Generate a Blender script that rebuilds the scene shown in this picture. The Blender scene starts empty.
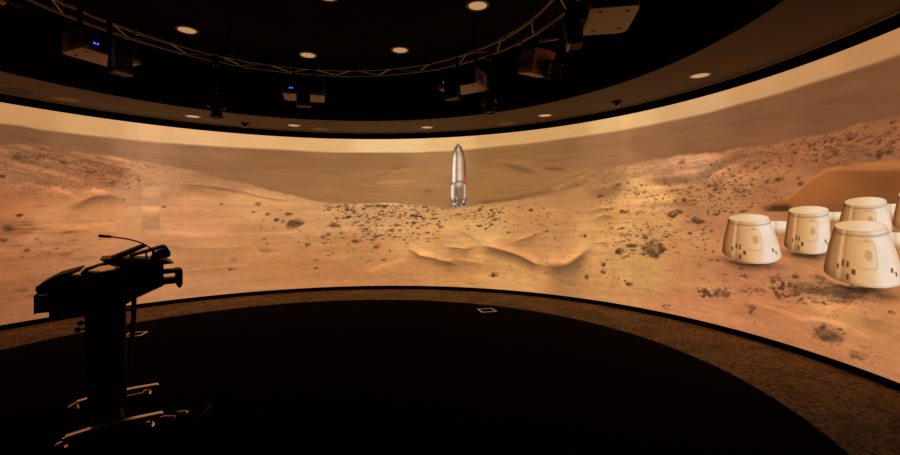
import bpy, bmesh, math, random
import numpy as np
from mathutils import Vector, Matrix
random.seed(7)
PI = math.pi
SC = bpy.context.scene
COL = SC.collection
R_SCREEN = 4.7434          # radius of the curved screen, room centre at the origin
Z_BOT, Z_TOP = 0.066, 2.835

# ---------------------------------------------------------------- materials
def srgb(r, g, b):
    f = lambda c: c/12.92 if c <= .04045 else ((c+.055)/1.055)**2.4
    return (f(r/255), f(g/255), f(b/255), 1)

def mat(name, col, rough=.6, metal=0., noise=0., scale=40., bump=0., spec=.5, emit=None, estr=0.):
    m = bpy.data.materials.new(name); m.use_nodes = True
    nt = m.node_tree; b = nt.nodes['Principled BSDF']
    b.inputs['Base Color'].default_value = col
    b.inputs['Roughness'].default_value = rough
    b.inputs['Metallic'].default_value = metal
    b.inputs['Specular IOR Level'].default_value = spec
    if noise > 0 or bump > 0:
        tc = nt.nodes.new('ShaderNodeTexCoord')
        n = nt.nodes.new('ShaderNodeTexNoise'); n.inputs['Scale'].default_value = scale
        n.inputs['Detail'].default_value = 6
        nt.links.new(tc.outputs['Object'], n.inputs['Vector'])
        if noise > 0:
            r = nt.nodes.new('ShaderNodeValToRGB')
            r.color_ramp.elements[0].position = .3; r.color_ramp.elements[1].position = .7
            r.color_ramp.elements[0].color = [c*(1-noise) for c in col[:3]]+[1]
            r.color_ramp.elements[1].color = [min(1, c*(1+noise)) for c in col[:3]]+[1]
            nt.links.new(n.outputs['Fac'], r.inputs['Fac'])
            nt.links.new(r.outputs['Color'], b.inputs['Base Color'])
        if bump > 0:
            bp = nt.nodes.new('ShaderNodeBump'); bp.inputs['Strength'].default_value = bump
            bp.inputs['Distance'].default_value = .004
            nt.links.new(n.outputs['Fac'], bp.inputs['Height'])
            nt.links.new(bp.outputs['Normal'], b.inputs['Normal'])
    if emit:
        b.inputs['Emission Color'].default_value = emit
        b.inputs['Emission Strength'].default_value = estr
    return m

def g(v): return (v, v, v, 1)
M_BLACK   = mat('matt_black_paint', g(.006), .9, noise=.3, scale=6, spec=.08)
M_CEIL    = mat('black_ceiling_paint', (.0115,.0095,.0075,1), .95, noise=.3, scale=3, spec=.05)
M_FASCIA  = mat('dark_fascia_paint', (.014,.011,.008,1), .9, noise=.2, scale=4, spec=.05)
M_SOFFIT  = mat('brown_grey_soffit_paint', (.165,.125,.084,1), .8, noise=.10, scale=1.6, spec=.3)
M_BEAD    = mat('edge_highlight_trim', (.85,.66,.48,1), .45)
M_CARPET  = mat('black_carpet', (.016,.0125,.0095,1), 1., noise=.4, scale=220, bump=.2, spec=0)
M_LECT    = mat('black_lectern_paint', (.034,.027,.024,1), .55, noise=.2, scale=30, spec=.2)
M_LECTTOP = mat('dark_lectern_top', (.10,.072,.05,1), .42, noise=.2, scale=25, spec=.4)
M_RUBBER  = mat('black_rubber', g(.015), .7, spec=.3)
M_STEEL   = mat('brushed_steel', (.80,.68,.54,1), .30, metal=.9, noise=.1, scale=60)
M_CHROME  = mat('polished_caster_metal', (.85,.74,.60,1), .18, metal=.95)
M_TRUSS   = mat('dark_truss_metal', (.20,.16,.12,1), .26, metal=.9, noise=.2, scale=30)
M_PROJ    = mat('projector_pale_plastic', (.50,.40,.29,1), .5, noise=.05, scale=20)
M_DESK    = mat('glossy_dark_laminate', g(.02), .10, noise=.1, scale=20, spec=.6)
M_SIDE    = mat('projector_side_plastic', (.24,.19,.14,1), .55, noise=.05, scale=20)
M_PROJD   = mat('projector_black_plastic', g(.008), .6, noise=.2, scale=20, spec=.2)
M_GLASS   = mat('dark_lens_glass', g(.02), .08, spec=.8)
M_LIP     = mat('lens_hood_edge', (.55,.44,.32,1), .45, noise=.05, scale=20)
M_ORANGE  = mat('orange_side_panel', (.95, .30, .06, 1), .5, noise=.08, scale=12)
M_YELLOW  = mat('yellow_sticker', (1.0, .60, .02, 1), .6)
M_BRASS   = mat('tan_connector', (.55, .33, .16, 1), .4, metal=.4)
M_BLUE    = mat('blue_status_light', (.02, .03, .3, 1), .4, emit=(.05, .10, 1, 1), estr=2.2)
M_LAMP    = mat('dimmed_lamp_lens', g(.7), .5, emit=(.74, .42, .19, 1), estr=.55)
M_LAMPRIM = mat('lamp_trim_ring', (.36,.28,.20,1), .45)
M_SPEAK   = mat('speaker_grille_paint', (.30,.22,.145,1), .7, noise=.1, scale=90)
M_SPEAKD  = mat('dark_speaker_grille', g(.05), .8, noise=.1, scale=90)
M_FRAME   = mat('floor_box_frame_metal', (.95,.82,.66,1), .35, metal=.5)

def floor_material():
    m = bpy.data.materials.new('mottled_brown_floor'); m.use_nodes = True
    nt = m.node_tree; b = nt.nodes['Principled BSDF']; L = nt.links.new
    tc = nt.nodes.new('ShaderNodeTexCoord')
    n1 = nt.nodes.new('ShaderNodeTexNoise'); n1.inputs['Scale'].default_value = 2.2; n1.inputs['Detail'].default_value = 9
    n1.inputs['Roughness'].default_value = .68; n1.inputs['Distortion'].default_value = 1.4
    n2 = nt.nodes.new('ShaderNodeTexNoise'); n2.inputs['Scale'].default_value = 26; n2.inputs['Detail'].default_value = 7
    n2.inputs['Roughness'].default_value = .75
    for n in (n1, n2): L(tc.outputs['Object'], n.inputs['Vector'])
    r1 = nt.nodes.new('ShaderNodeValToRGB'); e = r1.color_ramp.elements
    e[0].position = .34; e[0].color = (.15, .108, .066, 1)
    e[1].position = .66; e[1].color = (.44, .32, .195, 1)
    r2 = nt.nodes.new('ShaderNodeValToRGB'); e = r2.color_ramp.elements
    e[0].position = .40; e[0].color = (.16, .14, .12, 1)
    e[1].position = .56; e[1].color = (1.2, 1.15, 1.1, 1)
    L(n1.outputs['Fac'], r1.inputs['Fac']); L(n2.outputs['Fac'], r2.inputs['Fac'])
    mx = nt.nodes.new('ShaderNodeMix'); mx.data_type = 'RGBA'; mx.blend_type = 'MULTIPLY'
    mx.inputs[0].default_value = 1
    L(r1.outputs['Color'], mx.inputs[6]); L(r2.outputs['Color'], mx.inputs[7])
    L(mx.outputs[2], b.inputs['Base Color'])
    b.inputs['Roughness'].default_value = .75; b.inputs['Specular IOR Level'].default_value = .2
    return m
M_FLOOR = floor_material()

def picture_material():
    m = bpy.data.materials.new('projected_picture'); m.use_nodes = True
    nt = m.node_tree; nt.nodes.clear(); L = nt.links.new
    a = nt.nodes.new('ShaderNodeAttribute'); a.attribute_name = 'picture'
    e = nt.nodes.new('ShaderNodeEmission'); e.inputs['Strength'].default_value = 1.0
    o = nt.nodes.new('ShaderNodeOutputMaterial')
    L(a.outputs['Color'], e.inputs['Color']); L(e.outputs[0], o.inputs['Surface'])
    return m
M_PIC = picture_material()

# ---------------------------------------------------------------- objects
def link(o, parent=None):
    COL.objects.link(o)
    if parent: o.parent = parent
    return o

def tag(o, label=None, cat=None, group=None, kind=None):
    if label: o['label'] = label
    if cat: o['category'] = cat
    if group: o['group'] = group
    if kind: o['kind'] = kind
    return o

def thing(name, label, cat, loc=(0, 0, 0), rotz=0, group=None, rot=None):
    o = link(bpy.data.objects.new(name, None)); o.empty_display_size = .1
    o.location = loc; o.rotation_euler = rot or (0, 0, rotz)
    return tag(o, label, cat, group)

class MB:
    def __init__(s): s.bm = bmesh.new()
    def box(s, x0, x1, y0, y1, z0, z1, M=None):
        vs = [s.bm.verts.new(Vector(p)) for p in ((x0,y0,z0),(x1,y0,z0),(x1,y1,z0),(x0,y1,z0),(x0,y0,z1),(x1,y0,z1),(x1,y1,z1),(x0,y1,z1))]
        for f in ((3,2,1,0),(4,5,6,7),(0,1,5,4),(1,2,6,5),(2,3,7,6),(3,0,4,7)): s.bm.faces.new([vs[i] for i in f])
        if M:
            for v in vs: v.co = M @ v.co
        return s
    def prism(s, pts, a0, a1, plane='xz', M=None):
        """polygon pts extruded; 'xz' runs along y, 'xy' runs along z"""
        mk = (lambda p, a: Vector((p[0], a, p[1]))) if plane == 'xz' else (lambda p, a: Vector((p[0], p[1], a)))
        A = [s.bm.verts.new(mk(p, a0)) for p in pts]; B = [s.bm.verts.new(mk(p, a1)) for p in pts]
        n = len(pts)
        s.bm.faces.new(A); s.bm.faces.new(B[::-1])
        for i in range(n): s.bm.faces.new([A[i], B[i], B[(i+1) % n], A[(i+1) % n]])
        if M:
            for v in A+B: v.co = M @ v.co
        return s
    def tube(s, pts, r, seg=10, closed=False):
        pts = [Vector(p) for p in pts]; n = len(pts); rings = []
        up = None
        for i, p in enumerate(pts):
            if closed: d = pts[(i+1) % n]-pts[i-1]
            else: d = pts[min(i+1, n-1)]-pts[max(i-1, 0)]
            d.normalize()
            if up is None:
                up = Vector((0, 0, 1)) if abs(d.z) < .9 else Vector((1, 0, 0))
            a = d.cross(up).normalized(); bb = a.cross(d).normalized(); up = bb
            rr = r[i] if isinstance(r, (list, tuple)) else r
            rings.append([s.bm.verts.new(p+rr*(math.cos(k*2*PI/seg)*a+math.sin(k*2*PI/seg)*bb)) for k in range(seg)])
        for i in range(n if closed else n-1):
            A, B = rings[i], rings[(i+1) % n]
            for k in range(seg): s.bm.faces.new([A[k], A[(k+1) % seg], B[(k+1) % seg], B[k]])
        if not closed:
            s.bm.faces.new(rings[0][::-1]); s.bm.faces.new(rings[-1])
        return s
    def lathe(s, prof, n=32, c=(0, 0, 0), axis='z', closed=False, a0=0, a1=2*PI):
        """profile of (radius, height) turned about an axis"""
        c = Vector(c); rings = []; full = abs(a1-a0-2*PI) < 1e-6
        cnt = n if full else n+1
        for k in range(cnt):
            a = a0+(a1-a0)*k/n; row = []
            for r, z in prof:
                if axis == 'z': p = Vector((r*math.sin(a), r*math.cos(a), z))
                elif axis == 'x': p = Vector((z, r*math.sin(a), r*math.cos(a)))
                else: p = Vector((r*math.sin(a), z, r*math.cos(a)))
                row.append(s.bm.verts.new(c+p))
            rings.append(row)
        m = len(prof)
        for k in range(n):
            A, B = rings[k], rings[(k+1) % cnt]
            for i in range(m if closed else m-1):
                j = (i+1) % m
                try: s.bm.faces.new([A[i], A[j], B[j], B[i]])
                except ValueError: pass
        return s
    def build(s, name, m, parent=None, bevel=0., smooth=False, loc=None, kind=None):
        bmesh.ops.remove_doubles(s.bm, verts=s.bm.verts, dist=1e-5)
        bmesh.ops.recalc_face_normals(s.bm, faces=s.bm.faces)
        me = bpy.data.meshes.new(name); s.bm.to_mesh(me); s.bm.free()
        me.materials.append(m)
        if smooth:
            for p in me.polygons: p.use_smooth = True
            try: me.set_sharp_from_angle(angle=math.radians(40))
            except Exception: pass
        o = link(bpy.data.objects.new(name, me), parent)
        if loc: o.location = loc
        if bevel:
            b = o.modifiers.new('bevel', 'BEVEL'); b.width = bevel; b.segments = 2; b.limit_method = 'ANGLE'
        if kind: o['kind'] = kind
        return o

def polar(r, deg, z=0.): return (r*math.sin(math.radians(deg)), r*math.cos(math.radians(deg)), z)

# ---------------------------------------------------------------- the room shell
def ring(name, r0, r1, z0, z1, m, n=160):
    return MB().lathe([(r0, z0), (r1, z0), (r1, z1), (r0, z1)], n, closed=True).build(name, m, smooth=True, kind='structure')
RW = R_SCREEN+.06
MB().lathe([(0, -.1), (RW+.1, -.1), (RW+.1, 0), (0, 0)], 160).build('floor', M_FLOOR, kind='structure')
half = math.radians(115)
for nm, a0, a1 in (('wall_front', -half, half), ('wall_rear', half, 2*PI-half)):
    MB().lathe([(RW, 0), (RW+.1, 0), (RW+.1, 3.85), (RW, 3.85)], 110, closed=True, a0=a0, a1=a1).build(nm, M_BLACK, smooth=True, kind='structure')
MB().lathe([(0, 3.75), (RW, 3.75), (RW, 3.85), (0, 3.85)], 160).build('ceiling', M_CEIL, kind='structure')
R_IN = 3.696
ring('trim_1', R_IN+.002, 4.722, 2.952, 2.972, M_SOFFIT)
ring('trim_2', R_IN, R_IN+.06, 2.9525, 3.75, M_FASCIA)
ring('trim_3', 4.722, 4.731, 2.944, 2.966, M_BEAD)  # added ring; pale colour imitates light caught on the soffit edge
MB().lathe([(R_SCREEN-.004, 0), (R_SCREEN+.05, 0), (R_SCREEN+.05, .062), (R_SCREEN-.004, .062)], 140, closed=True, a0=-half, a1=half).build('baseboard_front', M_BLACK, smooth=True, kind='structure')
rug = MB().lathe([(0, 0), (3.681, 0), (3.681, .004), (3.676, .006), (0, .006)], 160).build('round_carpet', M_CARPET)
tag(rug, 'huge round black carpet covering the middle of the brown floor', 'carpet')

HORIZON = [(-5.466,2.564),(-5.278,2.573),(-5.081,2.556),(-4.873,2.563),(-4.429,2.567),(-4.19,2.572),(-3.811,2.575),(-3.406,2.576),(-2.975,2.578),(-2.359,2.591),(-1.526,2.597),(-0.996,2.588),(-0.018,2.588),(0.685,2.578),(1.26,2.583),(2.209,2.608),(3.301,2.63),(4.307,2.624),(4.77,2.625),(5.608,2.626),(5.983,2.638),(6.33,2.631),(6.7,2.633),(7.125,2.629),(7.38,2.627),(7.537,2.629)]
NEARLINE = [(-5.473,2.316),(-5.186,2.344),(-4.984,2.332),(-4.606,2.31),(-4.257,2.289),(-3.818,2.246),(-3.274,2.166),(-2.683,2.027),(-2.045,1.869),(-1.539,1.731),(-1.009,1.621),(-0.552,1.639),(-0.028,1.627),(0.677,1.593),(1.253,1.513),(1.828,1.579),(2.393,1.641),(3.035,1.76),(3.302,1.881),(3.818,2.071),(4.309,2.105),(4.773,2.144),(5.208,2.14),(5.742,2.126),(6.337,2.127),(6.857,2.128),(7.222,2.146),(7.47,2.15),(7.548,2.148)]
SKY = [(-5.369,2.732,200,142,88),(-4.425,2.733,215,157,100),(-3.809,2.688,228,170,112),(-3.119,2.72,234,176,116),(-2.357,2.703,228,172,110),(-1.524,2.699,226,170,108),(0.305,2.725,240,192,130),(1.261,2.675,232,180,115),(2.21,2.722,215,160,96),(3.301,2.744,212,158,96),(4.306,2.748,230,178,114),(5.475,2.766,215,160,105),(6.215,2.768,204,147,92),(6.647,2.75,198,140,86),(7.457,2.769,188,130,78)]
PLAIN = [(-5.376,2.443,126,80,50),(-4.66,2.415,142,94,60),(-3.814,2.44,168,114,76),(-3.817,2.316,160,106,70),(-3.125,2.422,154,104,66),(-3.129,2.207,152,100,64),(-1.869,2.448,148,98,58),(-1.876,2.052,156,104,62),(-0.726,2.444,154,104,60),(-0.641,1.883,164,110,64),(-0.021,2.353,158,108,62),(0.68,1.968,174,120,70),(1.067,2.388,168,118,70),(1.063,1.775,168,114,66),(2.209,2.458,150,102,56),(1.829,1.941,162,110,60),(3.301,2.451,148,98,56),(2.945,1.982,160,108,62),(3.984,2.454,160,108,66),(4.309,2.266,165,112,70),(4.772,2.35,152,100,62),(5.479,2.372,142,92,58),(6.22,2.403,130,82,50),(6.223,2.21,138,86,54),(7.129,2.425,126,77,45),(7.133,2.225,126,78,46),(7.464,2.452,124,77,45)]
SAND = [(-5.428,2.248,160,101,63),(-5.287,2.203,158,99,62),(-4.883,2.183,162,103,65),(-4.442,2.011,166,102,64),(-5.198,1.89,164,102,64),(-3.822,2.052,192,130,86),(-3.828,1.819,196,134,88),(-2.988,1.914,176,118,74),(-5.417,1.624,172,100,58),(-5.205,1.591,186,112,66),(-4.896,1.639,190,120,72),(-4.901,1.448,206,132,80),(-4.455,1.433,216,140,85),(-5.118,1.105,196,125,78),(-4.583,0.934,196,127,78),(-3.836,1.431,212,144,92),(-3.141,1.594,215,143,90),(-3.147,1.311,216,142,91),(-3.715,0.877,198,132,82),(-3.163,0.512,190,125,76),(-5.469,0.371,152,90,52),(-5.237,0.382,164,98,58),(-5.439,0.77,166,98,56),(-5.175,0.819,174,106,63),(-4.97,0.799,180,112,69),(-5.446,1.223,168,100,58),(-2.376,1.599,214,148,92),(-2.387,0.983,200,132,78),(-1.559,0.406,190,122,70),(-1.714,1.511,208,144,88),(-0.647,1.413,206,146,90),(0.292,1.407,214,154,96),(-0.656,0.753,196,132,76),(0.281,0.269,196,126,72),(-0.846,0.228,190,120,68),(0.768,0.934,216,150,86),(1.635,1.216,222,162,94),(1.636,1.399,206,146,86),(2.202,0.325,218,152,86),(1.245,0.284,205,138,76),(2.944,0.799,200,134,78),(3.125,1.308,196,132,76),(3.988,1.234,216,154,88),(3.991,0.542,216,150,85),(3.992,0.234,206,140,80),(3.65,1.626,190,130,76),(3.986,1.891,176,120,72),(4.774,2.061,200,138,92),(5.279,1.972,206,142,95),(4.776,1.757,232,166,100),(4.777,1.591,226,162,96),(4.78,1.245,216,150,86),(5.488,1.568,188,122,74),(5.357,1.064,206,136,80),(4.632,0.604,206,146,80),(5.498,0.572,202,129,76),(5.503,0.197,202,126,79),(5.069,1.847,182,122,76),(6.249,0.459,190,115,70),(6.011,0.528,196,120,75),(6.691,0.196,192,119,72),(7.168,0.529,206,136,80),(7.512,0.301,195,124,75),(7.422,0.685,198,126,76),(6.228,1.919,178,110,66),(5.994,1.776,196,128,78),(6.66,2.017,162,96,57),(7.392,2.07,158,94,56),(7.14,1.902,150,90,54),(6.455,1.637,176,108,64),(5.753,1.203,190,122,74),(6.009,0.699,192,118,74)]
ROCKS_SHADOWS = [(-5.426,1.273,0.15,0.126,0.7,1),(-5.214,1.253,0.337,0.039,0.8,1),(-5.233,1.306,0.217,0.026,0.6,1),(-5.013,1.193,0.416,0.034,0.5,1),(-5.375,1.043,0.191,0.038,0.5,1),(-4.915,0.903,0.319,0.055,0.4,1),(-5.261,1.345,0.176,0.026,0.6,1),(-4.642,0.825,0.406,0.085,0.35,1),(-5.332,0.475,0.154,0.064,0.4,1),(-5.217,0.378,0.139,0.052,0.6,1),(6.103,0.846,0.784,0.1,1.3,1),(6.718,0.989,0.611,0.078,1.2,1),(7.252,0.729,0.783,0.111,1.3,1),(7.31,1.244,0.509,0.05,0.8,1),(-5.311,1.436,0.077,0.038,0.9,0),(-5.467,1.124,0.093,0.05,0.9,0),(-5.251,0.983,0.079,0.039,0.8,0),(-4.945,0.979,0.042,0.027,0.7,0),(-4.759,1.078,0.132,0.042,0.6,1),(-4.162,1.663,0.037,0.045,0.8,0),(-3.647,1.557,0.068,0.032,0.8,0),(-5.37,1.258,0.095,0.038,0.6,1),(-4.821,1.2,0.152,0.028,0.6,1),(-5.255,1.216,0.157,0.026,0.6,1),(-5.106,1.554,0.101,0.026,0.5,1),(-5.426,1.26,0.094,0.1,0.4,1),(-4.841,2.16,0.075,0.041,0.8,0),(-5.456,1.922,0.074,0.05,0.8,0),(-4.556,2.06,0.16,0.071,0.6,2),(-4.436,2.257,0.117,0.043,0.6,1),(-4.262,2.068,0.097,0.059,0.5,2),(-3.954,1.968,0.102,0.046,0.5,2),(-4.302,1.889,0.096,0.059,0.5,2),(-5.036,2.299,0.103,0.053,0.5,2),(-5.269,2.18,0.136,0.064,0.5,2),(-5.09,2.187,0.122,0.066,0.5,2),(-2.247,1.618,0.097,0.053,0.6,0),(-2.314,1.476,0.097,0.035,0.6,0),(-2.813,1.613,0.076,0.034,0.6,0),(-2.086,1.44,0.099,0.045,0.8,0),(-1.938,1.338,0.101,0.054,0.8,0),(-1.716,1.445,0.154,0.055,0.75,0),(-1.622,1.273,0.293,0.165,0.85,0),(-1.412,0.875,0.123,0.056,0.7,0),(-1.144,1.006,0.107,0.056,0.6,0),(-1.109,0.894,0.108,0.037,0.7,0),(-2.68,0.486,0.109,0.035,0.8,0),(-2.646,0.645,0.125,0.104,0.35,1),(-1.275,0.581,0.107,0.056,0.5,1),(-1.277,0.431,0.107,0.037,0.6,0),(-1.837,1.312,0.085,0.036,0.7,0),(-0.906,1.216,0.218,0.075,0.75,0),(0.579,1.387,0.173,0.057,0.8,0),(0.559,1.255,0.077,0.057,0.95,0),(0.752,1.329,0.077,0.038,0.8,0),(0.646,1.16,0.077,0.038,0.8,0),(-0.295,1.336,0.094,0.038,0.8,0),(-0.609,1.507,0.092,0.038,0.7,0),(-0.648,1.383,0.074,0.038,0.8,0),(0.233,1.219,0.114,0.038,0.8,0),(0.137,1.124,0.133,0.057,0.7,0),(0.827,1.074,0.116,0.038,0.6,0),(1.078,1.186,0.116,0.056,0.8,0),(1.406,1.408,0.23,0.046,0.7,0),(0.983,1.429,0.096,0.037,0.6,0),(0.193,0.991,0.095,0.038,0.7,0),(-0.561,0.922,0.185,0.057,0.7,0),(-0.169,0.804,0.17,0.076,0.7,0),(0.095,0.726,0.057,0.038,0.7,0),(-0.285,0.546,0.15,0.048,0.6,1),(-0.021,0.563,0.133,0.038,0.6,0),(-0.085,1.58,0.151,0.038,0.7,0),(0.492,0.232,0.029,0.095,0.3,1),(1.668,0.141,0.154,0.037,0.5,1),(-0.391,1.147,0.261,0.057,0.4,1),(-0.737,1.621,0.55,0.038,0.5,1),(2.781,1.478,0.091,0.051,0.9,0),(2.373,1.085,0.093,0.053,0.7,0),(3.737,1.064,0.085,0.047,0.7,0),(3.071,1.123,0.108,0.034,0.6,0),(3.214,1.0,0.053,0.025,0.6,0),(4.284,0.837,0.08,0.059,0.95,0),(4.05,0.639,0.083,0.061,0.9,0),(4.057,0.518,0.099,0.046,0.9,0),(3.772,0.413,0.068,0.063,0.95,0),(3.635,0.559,0.086,0.048,0.6,1),(2.107,0.32,0.189,0.072,0.85,0),(2.258,0.275,0.132,0.036,0.4,1),(3.107,0.403,0.144,0.067,0.45,2),(4.02,1.676,0.099,0.03,0.6,0),(4.055,0.96,0.165,0.046,0.6,1),(2.945,1.24,0.145,0.085,0.35,1),(4.477,0.384,0.126,0.058,0.9,0),(4.398,0.419,0.048,0.029,0.9,0),(4.27,0.455,0.129,0.045,0.4,2),(3.514,0.291,0.139,0.081,0.35,2),(4.692,0.836,0.046,0.042,0.9,0),(4.474,0.942,0.188,0.051,0.7,0),(2.39,0.495,0.056,0.035,0.4,0),(4.295,1.833,0.128,0.044,0.6,0),(4.437,1.848,0.047,0.029,0.7,0),(3.986,1.677,0.099,0.046,0.5,0),(4.609,1.704,0.215,0.057,0.5,2),(4.392,1.438,0.158,0.058,0.75,0),(5.101,1.39,0.143,0.093,0.85,0),(5.215,1.434,0.126,0.065,0.5,0),(5.463,1.319,0.175,0.075,0.8,0),(5.269,1.583,0.056,0.039,0.9,0),(5.17,1.709,0.057,0.026,0.7,0),(5.364,1.736,0.082,0.051,0.6,2),(5.67,1.741,0.181,0.042,0.75,0),(5.798,1.733,0.038,0.023,0.9,0),(5.683,1.681,0.077,0.024,0.9,0),(6.032,1.65,0.144,0.034,0.6,2),(5.7,1.393,0.103,0.036,0.75,0),(5.914,1.415,0.037,0.023,0.8,0),(6.035,1.425,0.132,0.034,0.75,0),(5.356,1.153,0.062,0.038,1,0),(4.346,1.194,0.096,0.037,0.85,0),(4.734,1.258,0.045,0.028,0.8,0),(4.795,1.176,0.105,0.111,0.35,2),(4.705,1.075,0.106,0.056,0.8,0),(4.442,1.08,0.158,0.073,0.4,2),(4.506,0.938,0.188,0.043,0.7,0),(4.316,0.86,0.128,0.104,0.8,0),(4.827,0.914,0.299,0.193,0.7,0),(4.96,0.936,0.117,0.108,0.85,0),(4.686,0.827,0.046,0.028,0.9,0),(5.541,1.078,0.04,0.025,0.95,0),(5.674,0.947,0.052,0.03,0.8,0),(5.399,1.003,0.068,0.019,0.6,0),(5.06,1.25,0.101,0.04,0.5,1),(5.571,1.239,0.04,0.025,0.8,0),(3.956,0.941,0.233,0.046,0.5,1),(5.161,1.159,0.071,0.026,0.5,0),(6.02,0.776,0.06,0.023,0.85,0),(5.785,0.675,0.178,0.024,0.5,1),(6.057,0.699,0.096,0.034,0.5,0),(5.496,0.759,0.107,0.112,0.35,1),(5.58,0.422,0.225,0.136,0.85,2),(5.775,0.466,0.191,0.107,0.6,2),(5.825,0.581,0.076,0.071,0.5,2),(6.158,0.341,0.082,0.1,0.75,0),(6.098,0.374,0.095,0.067,0.35,1),(6.195,0.206,0.035,0.044,0.5,0),(5.04,0.148,0.116,0.067,0.6,2),(6.64,0.773,0.083,0.04,0.8,0),(6.493,0.629,0.195,0.216,0.85,2),(6.225,0.553,0.185,0.055,0.35,2),(6.653,0.615,0.083,0.099,0.5,2),(6.415,0.721,0.088,0.042,0.4,2),(6.884,0.656,0.585,0.151,0.55,3),(7.165,0.67,0.447,0.105,0.55,3),(6.862,0.784,0.137,0.066,0.5,2),(7.521,0.604,0.055,0.024,0.8,0),(6.93,0.28,0.193,0.159,0.85,3),(7.035,0.281,0.224,0.127,0.4,3),(7.126,0.328,0.036,0.018,0.85,0),(7.246,0.166,0.122,0.078,0.5,3),(6.057,0.694,0.096,0.023,0.4,0),(6.453,1.75,0.098,0.041,0.85,0),(6.321,1.75,0.067,0.032,0.85,0),(6.654,1.743,0.052,0.039,0.7,0),(6.696,1.685,0.102,0.039,0.9,0),(6.832,1.898,0.039,0.028,0.9,0),(7.396,1.867,0.065,0.049,0.75,0),(7.476,1.888,0.064,0.04,0.7,0),(7.49,1.957,0.063,0.032,0.7,0),(7.457,2.034,0.064,0.032,0.7,0),(7.155,2.042,0.08,0.026,0.7,0),(7.048,2.004,0.055,0.027,0.6,0),(7.012,1.951,0.074,0.027,0.6,0),(6.064,1.926,0.036,0.022,0.9,0),(5.858,1.907,0.037,0.023,0.9,0),(6.284,1.938,0.045,0.021,0.9,0),(6.216,1.899,0.034,0.022,0.8,0),(6.461,1.934,0.032,0.021,0.8,0),(6.605,1.588,0.063,0.03,0.8,0),(6.231,1.686,0.103,0.016,0.7,1),(5.971,1.71,0.122,0.017,0.7,1),(7.487,2.115,0.063,0.032,0.7,0),(7.311,1.978,0.051,0.025,0.6,0),(7.512,2.063,0.047,0.031,0.6,0),(5.237,2.072,0.112,0.064,0.5,0),(5.223,1.99,0.056,0.019,0.6,0),(5.549,2.055,0.079,0.037,0.35,1),(5.814,1.428,0.063,0.023,0.6,0),(6.558,1.872,0.053,0.02,0.6,0),(6.408,1.847,0.044,0.021,0.6,0),(6.921,1.776,0.038,0.018,0.6,0)]
SCATTER = [((6.556,0.7),(7.336,0.819),(7.34,0.627),(6.56,0.467),260,0.013,0.063,0.5),((6.425,0.744),(6.702,0.781),(6.706,0.546),(6.429,0.493),60,0.017,0.055,0.6),((6.811,0.335),(7.097,0.406),(7.101,0.209),(6.815,0.123),70,0.015,0.06,0.5),((7.138,0.22),(7.43,0.309),(7.434,0.161),(7.141,0.061),50,0.013,0.045,0.45),((-5.498,1.374),(-4.903,1.366),(-4.93,0.276),(-5.524,0.381),90,0.015,0.06,0.3),((-1.009,1.658),(1.292,1.642),(1.292,1.512),(-1.011,1.528),160,0.028,0.095,0.6),((3.988,1.28),(5.074,1.29),(5.078,0.811),(3.99,0.727),90,0.024,0.08,0.5),((5.949,0.588),(6.304,0.641),(6.306,0.512),(5.951,0.449),50,0.018,0.06,0.4),((-5.427,2.285),(-4.771,2.373),(-4.776,2.166),(-5.432,2.098),190,0.01,0.03,0.7),((-4.883,2.183),(-3.817,2.285),(-3.828,1.819),(-4.893,1.775),330,0.012,0.036,0.65),((-5.48,2.056),(-4.777,2.125),(-4.787,1.711),(-5.49,1.684),170,0.01,0.026,0.5),((-5.297,1.819),(-3.955,1.891),(-3.96,1.661),(-5.302,1.628),120,0.011,0.026,0.5),((-1.153,1.621),(1.292,1.605),(1.289,1.197),(-1.159,1.212),420,0.019,0.085,0.8),((-1.158,1.286),(1.059,1.272),(1.056,0.861),(-1.163,0.876),200,0.019,0.085,0.75),((-1.194,1.231),(0.291,1.218),(0.284,0.516),(-1.204,0.541),60,0.019,0.076,0.6),((1.407,1.603),(2.579,1.585),(2.578,1.133),(1.404,1.123),190,0.019,0.076,0.8),((1.445,1.584),(3.302,1.554),(3.302,1.275),(1.444,1.271),60,0.019,0.057,0.6),((2.579,1.567),(4.312,1.533),(4.316,0.943),(2.578,0.872),60,0.017,0.051,0.5),((-2.246,1.635),(-1.009,1.64),(-1.021,0.761),(-2.261,0.802),60,0.017,0.06,0.6),((3.986,1.921),(5.994,1.776),(6.0,1.38),(3.988,1.387),420,0.014,0.056,0.65),((3.987,1.433),(5.751,1.416),(5.758,0.822),(3.99,0.665),260,0.015,0.06,0.65),((5.347,2.079),(6.557,1.932),(6.566,1.379),(5.354,1.382),420,0.012,0.042,0.7),((5.987,2.34),(7.551,2.04),(7.557,1.768),(5.992,1.946),380,0.015,0.05,0.65),((6.55,2.353),(7.549,2.133),(7.554,1.884),(6.555,2.032),120,0.013,0.045,0.6),((4.631,0.675),(6.679,0.887),(6.685,0.542),(4.635,0.176),60,0.013,0.045,0.5),((3.303,0.732),(4.63,0.817),(4.634,0.319),(3.304,0.154),30,0.017,0.051,0.5),((5.759,0.727),(6.68,0.838),(6.685,0.542),(5.764,0.369),50,0.012,0.036,0.5),((6.682,0.739),(7.578,0.872),(7.587,0.482),(6.69,0.245),50,0.013,0.036,0.45),((1.25,1.086),(3.989,1.126),(3.991,0.388),(1.244,0.19),30,0.018,0.054,0.45),((-5.493,1.56),(-4.213,1.581),(-4.228,0.91),(-5.508,1.002),40,0.011,0.044,0.4),((3.818,2.242),(5.743,2.032),(5.746,1.772),(3.819,1.901),50,0.015,0.045,0.4)]
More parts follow.
